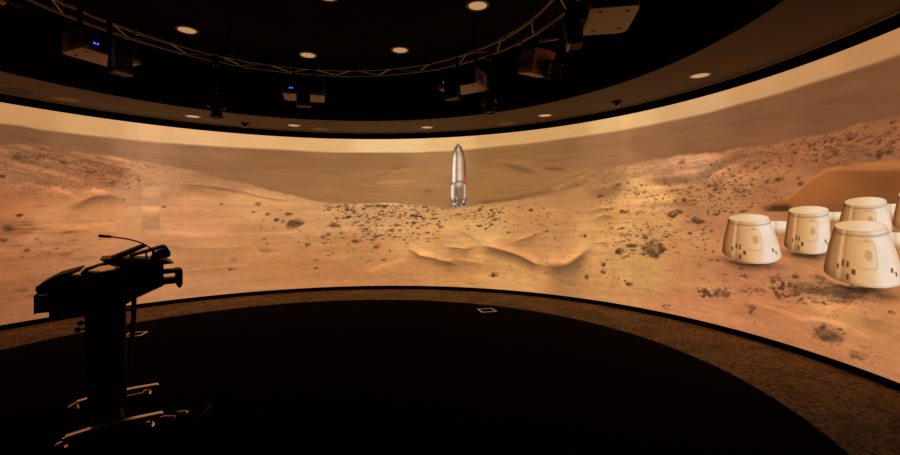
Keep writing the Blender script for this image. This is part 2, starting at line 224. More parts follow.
STROKES = [([(0.365,0.972),(0.459,0.763),(0.669,0.641),(0.977,0.578),(1.285,0.509),(1.477,0.458)],0.132,-0.3,1),([(1.094,0.775),(1.191,0.806),(1.556,0.774),(1.786,0.843)],0.129,-0.25,1),([(1.786,0.843),(2.014,0.821),(2.297,0.757),(2.577,0.68),(2.853,0.573),(3.071,0.552)],0.209,-0.33,1),([(2.944,0.553),(3.161,0.558),(3.338,0.578),(3.514,0.631),(3.652,0.736),(3.788,0.855),(3.889,0.938)],0.388,-0.33,1),([(2.391,0.902),(2.67,0.996),(3.035,1.123)],0.104,-0.2,1),([(1.054,0.523),(1.343,0.566),(1.727,0.54),(2.013,0.478)],0.147,-0.15,1),([(3.786,1.45),(3.987,1.486),(4.265,1.504)],0.092,-0.2,1),([(3.821,1.31),(4.07,1.386),(4.281,1.356)],0.106,-0.16,1),([(3.684,1.688),(3.986,1.723),(4.624,1.794)],0.122,-0.1,0),([(4.624,1.794),(4.85,1.835),(5.14,1.837),(5.458,1.842),(5.642,1.924),(5.769,1.988),(5.93,2.021),(6.339,2.022)],0.096,-0.13,0),([(4.745,1.912),(5.21,1.914),(5.484,1.933),(5.628,2.01)],0.049,0.08,0),([(4.563,1.741),(4.85,1.767),(5.141,1.763),(5.512,1.752)],0.046,0.1,0),([(5.551,1.823),(5.694,1.871),(5.845,1.939),(6.016,1.988),(6.226,2.005)],0.058,0.16,0),([(-4.708,2.242),(-4.552,2.216),(-4.437,2.192),(-4.284,2.154),(-4.101,2.14),(-3.888,2.033)],0.059,-0.18,1),([(-4.492,2.315),(-4.197,2.266),(-3.948,2.205),(-3.794,2.147)],0.046,0.14,0),([(-5.478,2.106),(-5.291,2.075),(-5.043,2.02),(-4.781,1.959),(-4.561,1.832)],0.053,0.1,0),([(-5.481,2.019),(-5.196,1.968),(-4.943,1.88)],0.065,-0.12,1),([(-5.488,1.746),(-5.199,1.838),(-4.893,1.788),(-4.677,1.714)],0.068,0.1,0),([(-4.877,1.544),(-4.679,1.616),(-4.507,1.706),(-4.33,1.734),(-4.186,1.686),(-4.113,1.598)],0.191,-0.24,1),([(-4.997,1.81),(-4.851,1.749),(-4.7,1.686)],0.041,0.12,0),([(-4.585,1.789),(-4.447,1.795),(-4.365,1.769)],0.058,0.16,0),([(-3.447,1.929),(-3.135,1.926),(-2.913,1.908),(-2.747,1.879),(-2.53,1.85),(-2.212,1.76),(-1.712,1.675)],0.068,-0.12,1),([(-3.279,1.904),(-2.914,1.858),(-2.531,1.79),(-1.882,1.656),(-1.54,1.621)],0.087,0.1,1),([(-3.714,0.941),(-3.3,0.894),(-2.782,0.86),(-2.308,0.892)],0.172,-0.06,1),([(-2.482,1.022),(-2.356,0.894),(-2.261,0.766),(-2.098,0.714),(-1.864,0.704)],0.039,0.07,0),([(-2.308,0.875),(-2.196,0.781),(-1.981,0.754)],0.089,-0.1,0),([(-3.724,0.498),(-3.163,0.512),(-2.554,0.535)],0.067,-0.06,1),([(-3.841,1.182),(-3.151,1.095),(-2.059,1.081),(-1.548,1.125)],0.054,0.06,0),([(-3.836,1.415),(-3.145,1.394),(-2.379,1.406)],0.033,-0.05,0),([(-1.379,0.714),(-0.839,0.775),(-0.095,0.708)],0.057,-0.05,0),([(-0.44,0.142),(-0.325,0.33),(-0.098,0.442),(0.476,0.593)],0.057,0.08,0),([(0.368,1.275),(0.404,1.085),(0.517,0.858),(0.747,0.708),(1.055,0.636)],0.057,0.06,0),([(1.347,1.123),(1.596,1.014),(1.824,0.889)],0.055,-0.1,0),([(-1.01,1.602),(-0.736,1.63),(-0.028,1.636),(0.677,1.602)],0.057,0.12,1),([(1.637,1.618),(2.206,1.644),(2.763,1.718),(3.302,1.799),(3.819,1.901)],0.068,-0.12,0),([(2.945,1.965),(3.302,2.028),(3.649,2.108),(3.985,2.135)],0.063,0.08,1),([(2.208,2.317),(2.58,2.19),(2.981,2.081)],0.069,-0.14,0),([(2.945,2.184),(3.302,2.142),(3.442,2.132)],0.049,-0.16,0),([(1.964,2.42),(2.302,2.329),(2.945,2.267)],0.053,0.05,0),([(-0.08,2.071),(0.205,2.219),(0.683,2.305)],0.056,0.08,0),([(-0.269,1.996),(0.108,2.032),(0.681,2.043)],0.038,0.1,0),([(-0.821,2.163),(-0.267,2.184),(0.301,2.274)],0.038,0.06,0),([(0.756,1.855),(0.833,1.854),(0.929,1.852)],0.026,-0.14,0),([(0.149,2.286),(0.225,2.281),(0.301,2.284)],0.023,-0.14,0),([(3.737,0.915),(4.154,1.025),(4.629,1.087)],0.045,0.05,0),([(1.632,0.666),(2.014,0.622),(2.577,0.47),(3.303,0.287)],0.087,0.06,0),([(4.31,1.973),(4.774,2.075),(5.482,2.088),(5.868,2.121)],0.049,0.07,1),([(4.478,0.37),(4.936,0.334),(5.501,0.309)],0.041,-0.05,1),([(6.012,0.449),(6.307,0.416),(6.688,0.364),(6.985,0.397)],0.04,0.12,0),([(6.133,0.437),(6.582,0.441),(6.657,0.356)],0.061,-0.1,1),([(6.686,0.512),(6.983,0.544),(7.341,0.593)],0.083,0.08,0),([(7.169,0.451),(7.385,0.47),(7.547,0.487)],0.066,-0.1,0),([(6.688,0.393),(7.079,0.401),(7.512,0.317)],0.036,0.08,0),([(4.626,1.483),(4.999,1.53),(5.488,1.506)],0.04,-0.1,0),([(4.392,1.531),(4.777,1.591),(5.213,1.629)],0.069,0.08,0),([(3.819,1.808),(4.311,1.9),(4.775,1.895)],0.073,0.06,1),([(-5.498,1.349),(-5.113,1.303),(-4.575,1.248),(-4.095,1.326)],0.071,0.05,0),([(-5.508,1.002),(-5.016,1.046),(-4.347,0.992)],0.054,-0.05,0),([(-4.916,0.849),(-4.751,0.946),(-4.628,0.952)],0.042,-0.12,0),([(-5.013,1.167),(-4.689,1.209),(-4.341,1.242)],0.042,-0.07,0),([(5.77,0.918),(5.884,0.856),(6.043,0.833),(6.22,0.847),(6.379,0.899),(6.498,0.98)],0.065,-0.42,1),([(6.91,0.81),(7.026,0.758),(7.163,0.752),(7.294,0.765),(7.46,0.798),(7.571,0.84)],0.076,-0.42,1),([(6.497,1.041),(6.625,1.004),(6.749,0.999),(6.878,1.013),(6.973,1.067)],0.058,-0.42,1)]
PATCHES = [(-3.931,1.846,-3.698,1.714,0.1),(-3.937,1.569,-3.703,1.477,0.12),(-3.94,1.416,-3.708,1.209,-0.1),(0.953,1.216,0.973,0.069,-0.06),(0.672,1.028,0.973,0.088,0.03),(4.304,3.141,4.509,0.301,0.03),(-3.958,2.911,-3.668,1.825,0.03)]
DUNE = [(6.325,1.496),(6.542,1.561),(6.635,1.627),(6.726,1.699),(6.815,1.753),(6.94,1.806),(7.07,1.806),(7.315,1.774),(7.557,1.752),(7.78,1.691),(7.788,1.379),(7.325,1.32),(6.671,1.389)]
CREST = [(7.195,1.809),(7.315,1.816),(7.556,1.803),(7.778,1.771),(7.78,1.72),(7.23,1.784)]
HABITATS = [(6.104,1.347,0.239,0.0445,6.135,0.96,0.352,0.116),(6.756,1.427,0.201,0.0385,6.745,1.079,0.237,0.0775),(7.282,1.492,0.179,0.038,7.279,1.26,0.235,0.0675),(7.245,1.285,0.229,0.047,7.267,0.877,0.348,0.106),(7.687,1.536,0.132,0.03,7.686,1.311,0.173,0.06)]
TUNNELS = [((6.361,1.316),(6.549,1.167)),((6.947,1.406),(7.116,1.308)),((7.454,1.467),(7.575,1.332)),((7.475,1.242),(7.664,1.098))]
ROCKET = [(1.414,1.42,2.713),(1.381,1.452,2.686),(1.347,1.49,2.631),(1.317,1.524,2.54),(1.293,1.55,2.412),(1.281,1.56,2.265),(1.276,1.567,2.082),(1.275,1.57,1.962),(1.26,1.574,1.953),(1.255,1.581,1.824),(1.258,1.576,1.695),(1.269,1.566,1.622),(1.263,1.57,1.567)]

# ---------------------------------------------------------------- the picture on the curved screen
# u = metres along the screen's arc from straight ahead of the room, v = height above the floor
def s2l(c):
    c = np.clip(c, 0, 1); return np.where(c <= .04045, c/12.92, ((c+.055)/1.055)**2.4)
def sstep(a, b, x):
    t = np.clip((x-a)/(b-a), 0, 1); return t*t*(3-2*t)
rng = np.random.default_rng(11)
def vnoise(u, v, su, sv, seed):
    """smooth value noise with cells su x sv metres"""
    lat = np.random.default_rng(seed).random((256, 256)).astype(np.float32)
    x = u/su+77.3; y = v/sv+31.7
    xi = np.floor(x).astype(int); yi = np.floor(y).astype(int)
    fx = (x-xi).astype(np.float32); fy = (y-yi).astype(np.float32)
    fx = fx*fx*(3-2*fx); fy = fy*fy*(3-2*fy)
    a = lat[xi & 255, yi & 255]; b = lat[(xi+1) & 255, yi & 255]; c = lat[xi & 255, (yi+1) & 255]; d = lat[(xi+1) & 255, (yi+1) & 255]
    return (a*(1-fx)+b*fx)*(1-fy)+(c*(1-fx)+d*fx)*fy-.5
def fbm(u, v, su, sv, octs, seed, gain=.55):
    t = 0; w = 1
    for k in range(octs):
        t = t+w*vnoise(u, v, su/2**k, sv/2**k, seed+k); w *= gain
    return t

U0, U1, STEP = -7.6, 7.85, .0085
nu = int((U1-U0)/STEP)+1; nv = int((Z_TOP-Z_BOT)/STEP)+1
us = np.linspace(U0, U1, nu); vs = np.linspace(Z_BOT, Z_TOP, nv)
U, V = np.meshgrid(us, vs, indexing='ij')
U = U.astype(np.float32); V = V.astype(np.float32)

def field(pts, su=1.0, p=3.0):
    num = np.zeros(U.shape+(3,), np.float32); den = np.zeros(U.shape, np.float32)
    for u, v, r, gg, b in pts:
        w = 1/(((U-u)*su)**2+((V-v)*1.6)**2+.02)**p
        num += w[..., None]*np.array([r, gg, b], np.float32)/255; den += w
    return num/den[..., None]
hz = np.array(HORIZON); nl = np.array(NEARLINE)
HV = np.interp(us, hz[:, 0], hz[:, 1])[:, None]; NV = np.interp(us, nl[:, 0], nl[:, 1])[:, None]
sky = field(SKY, .8); plain = field(PLAIN, .6); sand = field(SAND, .8)
sky *= 1+.03*fbm(U, V, .5, .06, 3, 5)[..., None]
n_pl = fbm(U, V, .9, .05, 5, 20)
plain *= (1+.055*n_pl+.04*fbm(U+.5*V, V+.22*U, .5, .07, 4, 170)+.035*fbm(U, V, .30, .014, 3, 40))[..., None]
n1 = fbm(U, V, .7, .12, 5, 60); n2 = fbm(U, V, .10, .035, 4, 80, .7)
lowmask = sstep(2.3, 1.6, V)
sl = fbm(U+.9*V, V+.25*U, .55, .05, 4, 120)             # slanting drifts on the left-hand slope
leftk = sstep(-3.4, -4.2, U)*sstep(1.9, 2.1, V)
grain = fbm(U, V, .045, .022, 2, 140, .8)
rocky = np.clip(sstep(1.75, 2.0, V)+.35, 0, 1)*(1-.75*np.exp(-((U+2.6)/1.2)**2))
sand *= (1.01+.07*n1+(.045+.08*rocky)*n2+.05*fbm(U, V, .8, .022, 3, 160)+.24*leftk*sl+.16*rocky*np.minimum(grain, .05))[..., None]
near = sstep(-.02, .02, NV+.035*fbm(U, V, .25, .25, 4, 90)-V)[..., None]
img = plain*(1-near)+sand*near
sm = sstep(-.022, .022, V-HV-.012*fbm(U, V, .6, .6, 2, 95))[..., None]
img = img*(1-sm)+sky*sm
warm = np.array([1.0, .985, .96], np.float32)

def win(u0, u1, v0, v1):
    i0 = max(0, int((u0-U0)/STEP)); i1 = min(nu, int((u1-U0)/STEP)+2)
    j0 = max(0, int((v0-Z_BOT)/STEP)); j1 = min(nv, int((v1-Z_BOT)/STEP)+2)
    return (slice(i0, max(i0, i1)), slice(j0, max(j0, j1)))

# dunes and cone bases: shade and light painted along lines
for pts, w, amt, side in STROKES:
    a = np.array(sorted(pts)); m = .05
    s = win(a[0, 0]-.12, a[-1, 0]+.12, a[:, 1].min()-3*w, a[:, 1].max()+3*w)
    if img[s].size == 0: continue
    uu, vv = U[s], V[s]
    line = np.interp(uu, a[:, 0], a[:, 1])+.10*w*vnoise(uu, vv, .15, .15, 7)
    span = min(.3, .4*(a[-1, 0]-a[0, 0]))
    ends = sstep(a[0, 0]-.04, a[0, 0]+span, uu)*sstep(a[-1, 0]+.04, a[-1, 0]-span, uu)
    d = line-vv
    if side: k = sstep(-.10*w, .12*w, d)*np.exp(-np.clip(d, 0, None)/w*1.3)*sstep(2.6*w, 1.2*w, d)
    else: k = np.exp(-(d/w*1.5)**2)
    f = (1+amt*1.45*k*ends)[..., None]
    img[s] *= f*(1-(1-warm)*(f < 1)*.6)
    if side and amt < 0: img[s] *= (1+.16*abs(amt)/.3*np.exp(-(np.clip(-d, 0, None)/w*1.6)**2)*sstep(.15*w, -.12*w, d)*ends)[..., None]

# picture seams of the edge-blended image
for u0, v0, u1, v1, amt in PATCHES:
    s = win(min(u0, u1)-.03, max(u0, u1)+.03, min(v0, v1)-.03, max(v0, v1)+.03)
    uu, vv = U[s], V[s]
    k = sstep(min(u0, u1)-.02, min(u0, u1)+.02, uu)*sstep(max(u0, u1)+.02, max(u0, u1)-.02, uu)*sstep(min(v0, v1)-.02, min(v0, v1)+.02, vv)*sstep(max(v0, v1)+.02, max(v0, v1)-.02, vv)
    img[s] *= (1+amt*k)[..., None]

def stone_or_shadow(u, v, w, h, dark, kind, seed):
    w = max(w, .012); h = max(h, .010)
    s = win(u-w, u+w, v-h, v+h)
    if img[s].size == 0: return
    uu, vv = U[s], V[s]
    x = (uu-u)/(w/2); y = (vv-v)/(h/2)
    b = img[s]
    rough = vnoise(uu, vv, max(w, h)*.3, max(w, h)*.3, seed)*.9
    r = np.sqrt(x*x+y*y)+rough
    a = sstep(1.2, .75, r)
    ink = np.array([84, 54, 34], np.float32)/255
    if kind == 0:
        lit = sstep(-.3, .9, y*.9+x*.45+rough)*a
        body = ink*(1-.0*lit[..., None])+lit[..., None]*(b*.78-ink)*.75
        sh = sstep(1.3, .5, np.sqrt((x+.35)**2+((y+.45)*1.2)**2)+rough)*.25*dark
        b = b*(1-sh[..., None])
        tex = np.clip(1+1.2*vnoise(uu, vv, .028, .02, seed+9), .5, 1.5)
        img[s] = b+(body-b)*np.clip(a*dark*tex, 0, 1)[..., None]
    elif kind == 1:
        k = np.clip(np.exp(-(x*x+y*y)*1.6)*dark*(.95+1.2*vnoise(uu, vv, .09, .02, seed+5)), 0, 1)
        img[s] = b+(b*.62-b)*k[..., None]
    elif kind == 2:
        c = fbm(uu, vv, .035, .028, 2, seed+3)
        k = a*dark*sstep(-.28, .22, c)*.9
        hl = a*sstep(-.15, -.45, c)*.05
        img[s] = b+(ink-b)*np.clip(k*1.15, 0, 1)[..., None]+b*hl[..., None]
    else:
        c = fbm(uu+vv*.9, vv-.25*uu, .16, .035, 4, seed+3)
        k = sstep(1.15, .5, r)*dark*(.45+1.0*sstep(-.3, .35, c)+.3*sstep(.3, -.8, x))*.95
        tint = np.array([118, 80, 50], np.float32)/255
        img[s] = b+(tint*.8-b)*np.clip(k, 0, 1)[..., None]
sd = 200
for q4, n, w0, w1, dark in [(z[:4],)+tuple(z[4:]) for z in SCATTER]:
    P = np.array(q4)
    for k in range(n):
        a, b = rng.random(2) if k % 2 else (rng.random(2)+rng.random(2))/2
        p = (P[0]*(1-a)+P[1]*a)*(1-b)+(P[3]*(1-a)+P[2]*a)*b
        w = w0+(w1-w0)*rng.random()**3.0
        if p[1] > np.interp(p[0], nl[:, 0], nl[:, 1])-.015: continue
        stone_or_shadow(p[0], p[1], w*1.05, w*(.30+.3*rng.random()), dark*(.45+.6*rng.random()), 0, sd); sd += 1
for u, v, w, h, dark, kind in ROCKS_SHADOWS:  # includes the cones' ground shadows, painted as soft dark ovals
    stone_or_shadow(u, v, w*(.9 if kind == 0 else 1.1), h*1.05, min(1, dark)*(.9 if kind == 0 else 1.), kind, sd); sd += 1

# orange dune behind the white cones
def inpoly(poly):
    P = np.array(poly); s = win(P[:, 0].min()-.05, P[:, 0].max()+.05, P[:, 1].min()-.05, P[:, 1].max()+.05)
    uu, vv = U[s], V[s]; c = np.zeros(uu.shape, bool)
    for (x0, y0), (x1, y1) in zip(poly, poly[1:]+poly[:1]):
        if y0 == y1: continue
        c ^= ((y0 > vv) != (y1 > vv)) & (uu < (x1-x0)*(vv-y0)/(y1-y0)+x0)
    f = c.astype(np.float32)
    for _ in range(2):
        p = np.pad(f, 1, mode='edge'); f = (p[:-2, 1:-1]+p[2:, 1:-1]+p[1:-1, :-2]+p[1:-1, 2:]+p[1:-1, 1:-1]*2)/6
    return s, f
s, f = inpoly(CREST)
img[s] += (np.array([186, 112, 52], np.float32)/255*(1+.1*fbm(U[s], V[s], .3, .1, 3, 300))[..., None]-img[s])*(f*.85)[..., None]
s, f = inpoly(DUNE)
P = np.array(DUNE); top = np.interp(U[s], P[1:9, 0], P[1:9, 1])-V[s]
lit = sstep(.045, .0, top); low = sstep(.2, .5, top)
dc = np.array([158, 89, 42], np.float32)/255
c = dc*(1.04+.24*lit-.10*low-.17*sstep(6.75, 7.5, U[s])+.10*fbm(U[s], V[s], .5, .2, 4, 310))[..., None]+np.array([0, .03, .03], np.float32)*lit[..., None]
img[s] += (c-img[s])*f[..., None]
s = win(6.12, 6.62, 1.36, 1.56)
k = sstep(.0, .03, V[s]-1.40)*sstep(.055, 0, V[s]-1.455+.0*U[s])*sstep(6.22, 6.40, U[s])*sstep(6.62, 6.52, U[s])*.55
img[s] *= (1-k)[..., None]

lum = (img*np.array([.3, .55, .15], np.float32)).sum(-1, keepdims=True)
img = np.clip(lum+(img-lum)*.95, 0, 1)
def arc_points(u, v, r):
    a = u/R_SCREEN
    return np.stack([r*np.sin(a), r*np.cos(a), v], -1)
def grid_mesh(name, P, C, m, parent=None):
    """(n, k) grid of points with one colour each"""
    n, k = P.shape[:2]
    me = bpy.data.meshes.new(name)
    idx = np.arange(n*k).reshape(n, k)
    f = np.stack([idx[:-1, :-1], idx[1:, :-1], idx[1:, 1:], idx[:-1, 1:]], -1).reshape(-1, 4)
    me.vertices.add(n*k); me.vertices.foreach_set('co', P.reshape(-1).astype(np.float32))
    me.loops.add(f.size); me.loops.foreach_set('vertex_index', f.reshape(-1).astype(np.int32))
    me.polygons.add(len(f)); me.polygons.foreach_set('loop_start', np.arange(0, f.size, 4, dtype=np.int32))
    me.update(calc_edges=True)
    at = me.attributes.new('picture', 'FLOAT_COLOR', 'POINT')
    rgba = np.ones((n*k, 4), np.float32); rgba[:, :3] = s2l(C.reshape(-1, 3))
    at.data.foreach_set('color', rgba.reshape(-1))
    me.materials.append(m)
    return link(bpy.data.objects.new(name, me), parent)

screen = thing('projection_screen', 'wide curved projection screen showing an orange desert plain under a pale sky', 'screen')
grid_mesh('desert_picture', arc_points(U, V, R_SCREEN), img, M_PIC, screen)
ab = [U0/R_SCREEN, U1/R_SCREEN]
MB().lathe([(R_SCREEN+.004, Z_BOT), (R_SCREEN+.04, Z_BOT), (R_SCREEN+.04, Z_TOP), (R_SCREEN+.004, Z_TOP)], 100, closed=True, a0=ab[0], a1=ab[1]).build('backing', M_BLACK, screen, smooth=True)

rgb = lambda *c: np.array(c, np.float32)/255
def mix(a, b, k): return a+(b-a)*k[..., None]
# white cone-shaped shelters in the picture
def cone(idx, spec, rr, n_s, n_t, lab, dots=True):
    uc, vc, ru, rv, ub, vb, rub, rvb = spec
    S, T = np.meshgrid(np.linspace(-1, 1, n_s), np.linspace(0, 1, n_t), indexing='ij')
    Sx = np.sin(S*PI/2)
    bulge = T+.10*np.sin(T*PI)
    cu = uc+(ub-uc)*T; r = ru+(rub-ru)*np.clip(bulge, 0, 1.0); cv = vc+(vb-vc)*T; rq = rv+(rvb-rv)*T
    P = arc_points(cu+r*Sx, cv-rq*np.sqrt(np.clip(1-Sx**2, 0, 1)), rr)
    x = Sx
    edge = x+.10*vnoise(T*9+idx, x*0, 1., 1., 410+idx)
    c = mix(rgb(112, 66, 36)+0*x[..., None], rgb(168, 110, 64), sstep(-1, -.80, x))
    c = mix(c, rgb(196, 138, 86), sstep(-.82, -.45, x)); c = mix(c, rgb(220, 168, 112), sstep(-.45, .0, x))
    c = mix(c, rgb(226, 182, 130), sstep(.0, .25, x)); c = mix(c, rgb(238, 212, 190), sstep(.22, .62, edge)); c = mix(c, rgb(226, 192, 158), sstep(.85, 1.0, x))
    c = mix(c, rgb(238, 194, 142), np.exp(-((x+.60)/.06)**2)*.55)
    c = mix(c, rgb(150, 94, 52), np.exp(-((x+.48)/.05)**2)*.40)
    c = mix(c, c*.80, sstep(.70, 1.0, T)*sstep(.2, -.6, x))
    c *= (1+.05*vnoise(x*3+idx*9, T*3, 1., .5, 400+idx))[..., None]
    c = mix(c, c*.70, np.exp(-((T-.085)/.022)**2)*.8)
    c = mix(c, c*.82, np.exp(-((T-.0)/.02)**2)*.6)
    c = mix(c, rgb(150, 92, 54), sstep(.93, 1.0, T)*.55*sstep(.4, -.8, x)); c = mix(c, c*.8, sstep(.95, 1.0, T)*.6)
    # door panel with a round hatch
    dx = np.abs(x-.16)/.30; dy = np.abs(T-.43)/.25
    e = (dx**6+dy**6)**(1/6); ed = np.exp(-((e-1)/.07)**2)*.40
    c = mix(c, rgb(176, 126, 84), ed)
    q = np.sqrt(((x-.24)/.12)**2+((T-.43)/.10)**2); c = mix(c, rgb(200, 148, 98), sstep(1.15, .85, q)*.95)
    q = np.sqrt(((x-.22)/.05)**2+((T-.165)/.035)**2); c = mix(c, rgb(214, 128, 76), sstep(1.2, .8, q)*.9)
    k = (np.abs(T-.165) < .012)*(np.abs(x-.06) < .09); c = mix(c, rgb(206, 150, 104), k*.6)
    if dots:
        for px, pt, w, h in ((-.50, .63, .042, .06), (-.36, .635, .042, .06), (-.64, .72, .035, .05), (-.20, .76, .055, .05), (-.35, .875, .04, .06), (.80, .72, .03, .04), (.88, .80, .02, .04)):
            q = np.maximum(np.abs(x-px)/w, np.abs(T-pt)/h); c = mix(c, rgb(96, 56, 34), sstep(1.25, .75, q)*.95)
    o = grid_mesh('cone_shelter_picture', P, np.clip(c, 0, 1), M_PIC, screen); o['label'] = lab
    A, Q = np.meshgrid(np.linspace(0, 2*PI, 49), np.linspace(0.001, 1, 9), indexing='ij')
    P = arc_points(uc+ru*Q*np.cos(A), vc+rv*1.02*Q*np.sin(A), rr-.0004)
    c = mix(rgb(224, 178, 126)+0*A[..., None], rgb(240, 210, 176), sstep(-.6, .6, Q*np.cos(A)))
    c = mix(c, rgb(196, 146, 100), sstep(.86, 1, Q)*.45)
    t = grid_mesh('cone_top', P, c, M_PIC, o)
# the joining tunnels, then the cones; their ground shadows are painted with the rocks
def tunnel(a, b, rr):
    S, T = np.meshgrid(np.linspace(0, 1, 12), np.linspace(0, 1, 12), indexing='ij')
    P = arc_points(a[0]+(b[0]-a[0])*S, a[1]+(b[1]-a[1])*T, rr)
    c = mix(rgb(240, 212, 176)+0*S[..., None], rgb(176, 120, 72), sstep(.35, 1, T)); c = mix(c, c*.86, np.exp(-((S-.3)/.08)**2))
    o = grid_mesh('tunnel_picture', P, c, M_PIC, screen); o['label'] = 'short pale tunnel between cone shelters in the picture'
for k, (a, b) in enumerate(TUNNELS): tunnel(a, b, R_SCREEN-.002)
for k, spec, lab in ((4, HABITATS[4], 'pale cone shelter cut off at the right of the picture'), (2, HABITATS[2], 'pale cone shelter at the back, in front of the orange dune'),
                     (1, HABITATS[1], 'pale cone shelter second from the left in the picture'), (0, HABITATS[0], 'pale cone shelter farthest left in the picture'),
                     (3, HABITATS[3], 'largest pale cone shelter at the front of the picture')):
    cone(k, spec, R_SCREEN-(.0065 if k == 3 else .003+.0003*k), 81, 61, lab, dots=k in (0, 1, 3))
# silver rocket standing on the plain
rk = np.array(ROCKET)[::-1]
vv = np.linspace(rk[0, 2], rk[-1, 2], 150); lo = np.interp(vv, rk[:, 2], rk[:, 0]); hi = np.interp(vv, rk[:, 2], rk[:, 1])
S, J = np.meshgrid(np.linspace(0, 1, 41), np.arange(150), indexing='ij')
T = J/149.
P = arc_points(lo[J]+(hi-lo)[J]*S, vv[J], R_SCREEN-.003)
def gs(x, m, w): return np.exp(-((x-m)/w)**2)
c = mix(rgb(168, 126, 90)+0*S[..., None], rgb(255, 240, 218), gs(S, .20, .13))
c = mix(c, rgb(118, 84, 60), gs(S, .36, .05)*.75)
c = mix(c, rgb(226, 200, 170), gs(S, .58, .15)*.95); c = mix(c, rgb(104, 66, 42), sstep(.78, .97, S)); c = mix(c, rgb(128, 88, 58), sstep(.10, 0, S))
c *= (1+.10*vnoise(S*5, T*11, 1., .6, 500))[..., None]
nose = sstep(.76, .93, T)
c = mix(c, rgb(98, 70, 54), nose*(1-.55*gs(S, .55, .16))*.9); c = mix(c, rgb(232, 210, 188), gs(S, .5, .16)*gs(T, .90, .035)*.7)
low = sstep(.40, .36, T)
c = mix(c, rgb(122, 88, 62), low*.8)
c = mix(c, rgb(228, 204, 178), gs(T, .345, .04)*gs(S, .52, .20)*.85)
c = mix(c, rgb(252, 234, 212), gs(S, .14, .09)*sstep(.05, .12, T)*sstep(.37, .32, T)); c = mix(c, rgb(214, 184, 156), gs(S, .88, .07)*sstep(.05, .12, T)*sstep(.37, .32, T))
c = mix(c, rgb(104, 74, 54), gs(T, .395, .012)*sstep(.22, .35, S)*.85)
c = mix(c, rgb(186, 84, 48), gs(T, .42, .05)*sstep(.82, .9, S)*.9)
spk = vnoise(S*7, T*34, 1., 1., 510)
c = mix(c, rgb(78, 54, 40), sstep(.16, .08, T)*np.clip(.55+.9*spk, 0, 1)); c = mix(c, rgb(236, 214, 190), sstep(.17, .10, T)*sstep(.18, .32, spk)*.9)
ro = grid_mesh('rocket_picture', P, np.clip(c, 0, 1), M_PIC, screen); ro['label'] = 'upright silver rocket in the middle of the picture'
v0 = float(rk[0, 2])
for du, w in ((-.165, -.06), (-.05, -.015), (.05, .015), (.165, .06)):
    S, T = np.meshgrid(np.linspace(0, 1, 4), np.linspace(0, 1, 8), indexing='ij')
    u_c = 1.418+du*.8+w*(1-T)*.8
    P = arc_points(u_c+(S-.5)*.022, v0-.035+.115*T, R_SCREEN-.0035)
    grid_mesh('landing_leg', P, mix(rgb(96, 70, 54)+0*S[..., None], rgb(214, 190, 164), sstep(.3, .9, S)*.7), M_PIC, ro)

# ---------------------------------------------------------------- ceiling fixtures
Z_SOF, Z_CEIL = 2.952, 3.75
def downlight(x, y, z, label, group, rad=.112):
    t = thing('downlight', label, 'ceiling light', (x, y, z), 0, group)
    MB().lathe([(rad*.80, -.002), (rad*.86, -.009), (rad*1.0, -.007), (rad*1.06, 0), (rad*.80, 0)], 28, closed=True).build('trim_ring', M_LAMPRIM, t, smooth=True)
    MB().lathe([(0, -.0035), (rad*.5, -.0045), (rad*.81, -.003), (rad*.81, 0), (0, 0)], 28).build('lens', M_LAMP, t, smooth=True)
for (x, y), lab in (((-2.723, 3.268), 'soffit downlight beside the left hanging spotlight'),
                    ((-1.418, 3.981), 'soffit downlight just left of the flat round speaker near the middle'),
                    ((.842, 4.22), 'soffit downlight above and left of the rocket picture'),
                    ((2.733, 3.351), 'soffit downlight right of the rocket, between the right spotlight and the right dome sensor'),
                    ((4.055, 1.43), 'soffit downlight farthest right, alone on the brown soffit')):
    downlight(x, y, Z_SOF, lab, 'downlights in the soffit')
for (x, y), lab in (((-2.059, 2.045), 'downlight in the black ceiling, leftmost, right of the left projector'),
                    ((-.822, 2.923), 'downlight in the black ceiling just above the middle projector'),
                    ((.542, 2.753), 'downlight in the black ceiling between the middle and the right-hand projectors'),
                    ((1.563, 1.45), 'downlight in the black ceiling at the top edge, inside the truss ring at the right'),
                    ((-.055, 1.215), 'downlight in the black ceiling half cut off at the top edge of the view')):
    downlight(x, y, Z_CEIL, lab, 'downlights in the black ceiling', .125)

def flat_speaker(x, y, label, m):
    t = thing('ceiling_speaker', label, 'ceiling speaker', (x, y, Z_SOF), 0, 'flush round speakers in the soffit')
    MB().lathe([(.125, -.001), (.128, -.006), (.140, -.005), (.144, 0), (.125, 0)], 32, closed=True).build('rim', m, t, smooth=True)
    MB().lathe([(0, -.004), (.126, -.003), (.126, 0), (0, 0)], 32).build('grille', m, t, smooth=True)
flat_speaker(-3.781, 2.257, 'flat round soffit speaker at the left, below the left projector', M_SPEAK)
flat_speaker(-1.08, 4.318, 'flat round soffit speaker under the middle projector', M_SPEAK)
flat_speaker(2.22, 3.96, 'flat round soffit speaker below the right hanging spotlight', M_SPEAK)
flat_speaker(-4.06, 1.87, 'dark flat round speaker at the far left end of the soffit', M_SPEAKD)

def dome(x, y, label):
    t = thing('dome_sensor', label, 'sensor', (x, y, Z_SOF), math.atan2(-x, y)+PI, 'black dome sensors under the soffit')
    MB().lathe([(0, 0), (.062, 0), (.066, -.012), (.058, -.024), (0, -.024)], 24).build('base', M_PROJD, t, smooth=True)
    MB().lathe([(.050, -.024), (.050, -.034), (.040, -.058), (.022, -.072), (0, -.078)], 24).build('dome', M_GLASS, t, smooth=True)
    MB().lathe([(0, .0), (.012, .0), (.012, -.014), (0, -.018)], 12, c=(0, -.035, -.058)).build('lens', M_LIP, t, smooth=True)
dome(-2.168, 3.797, 'black dome sensor under the soffit at the left, right of the left spotlight')
dome(3.546, 2.534, 'black dome sensor under the soffit at the right, below the orange projector')

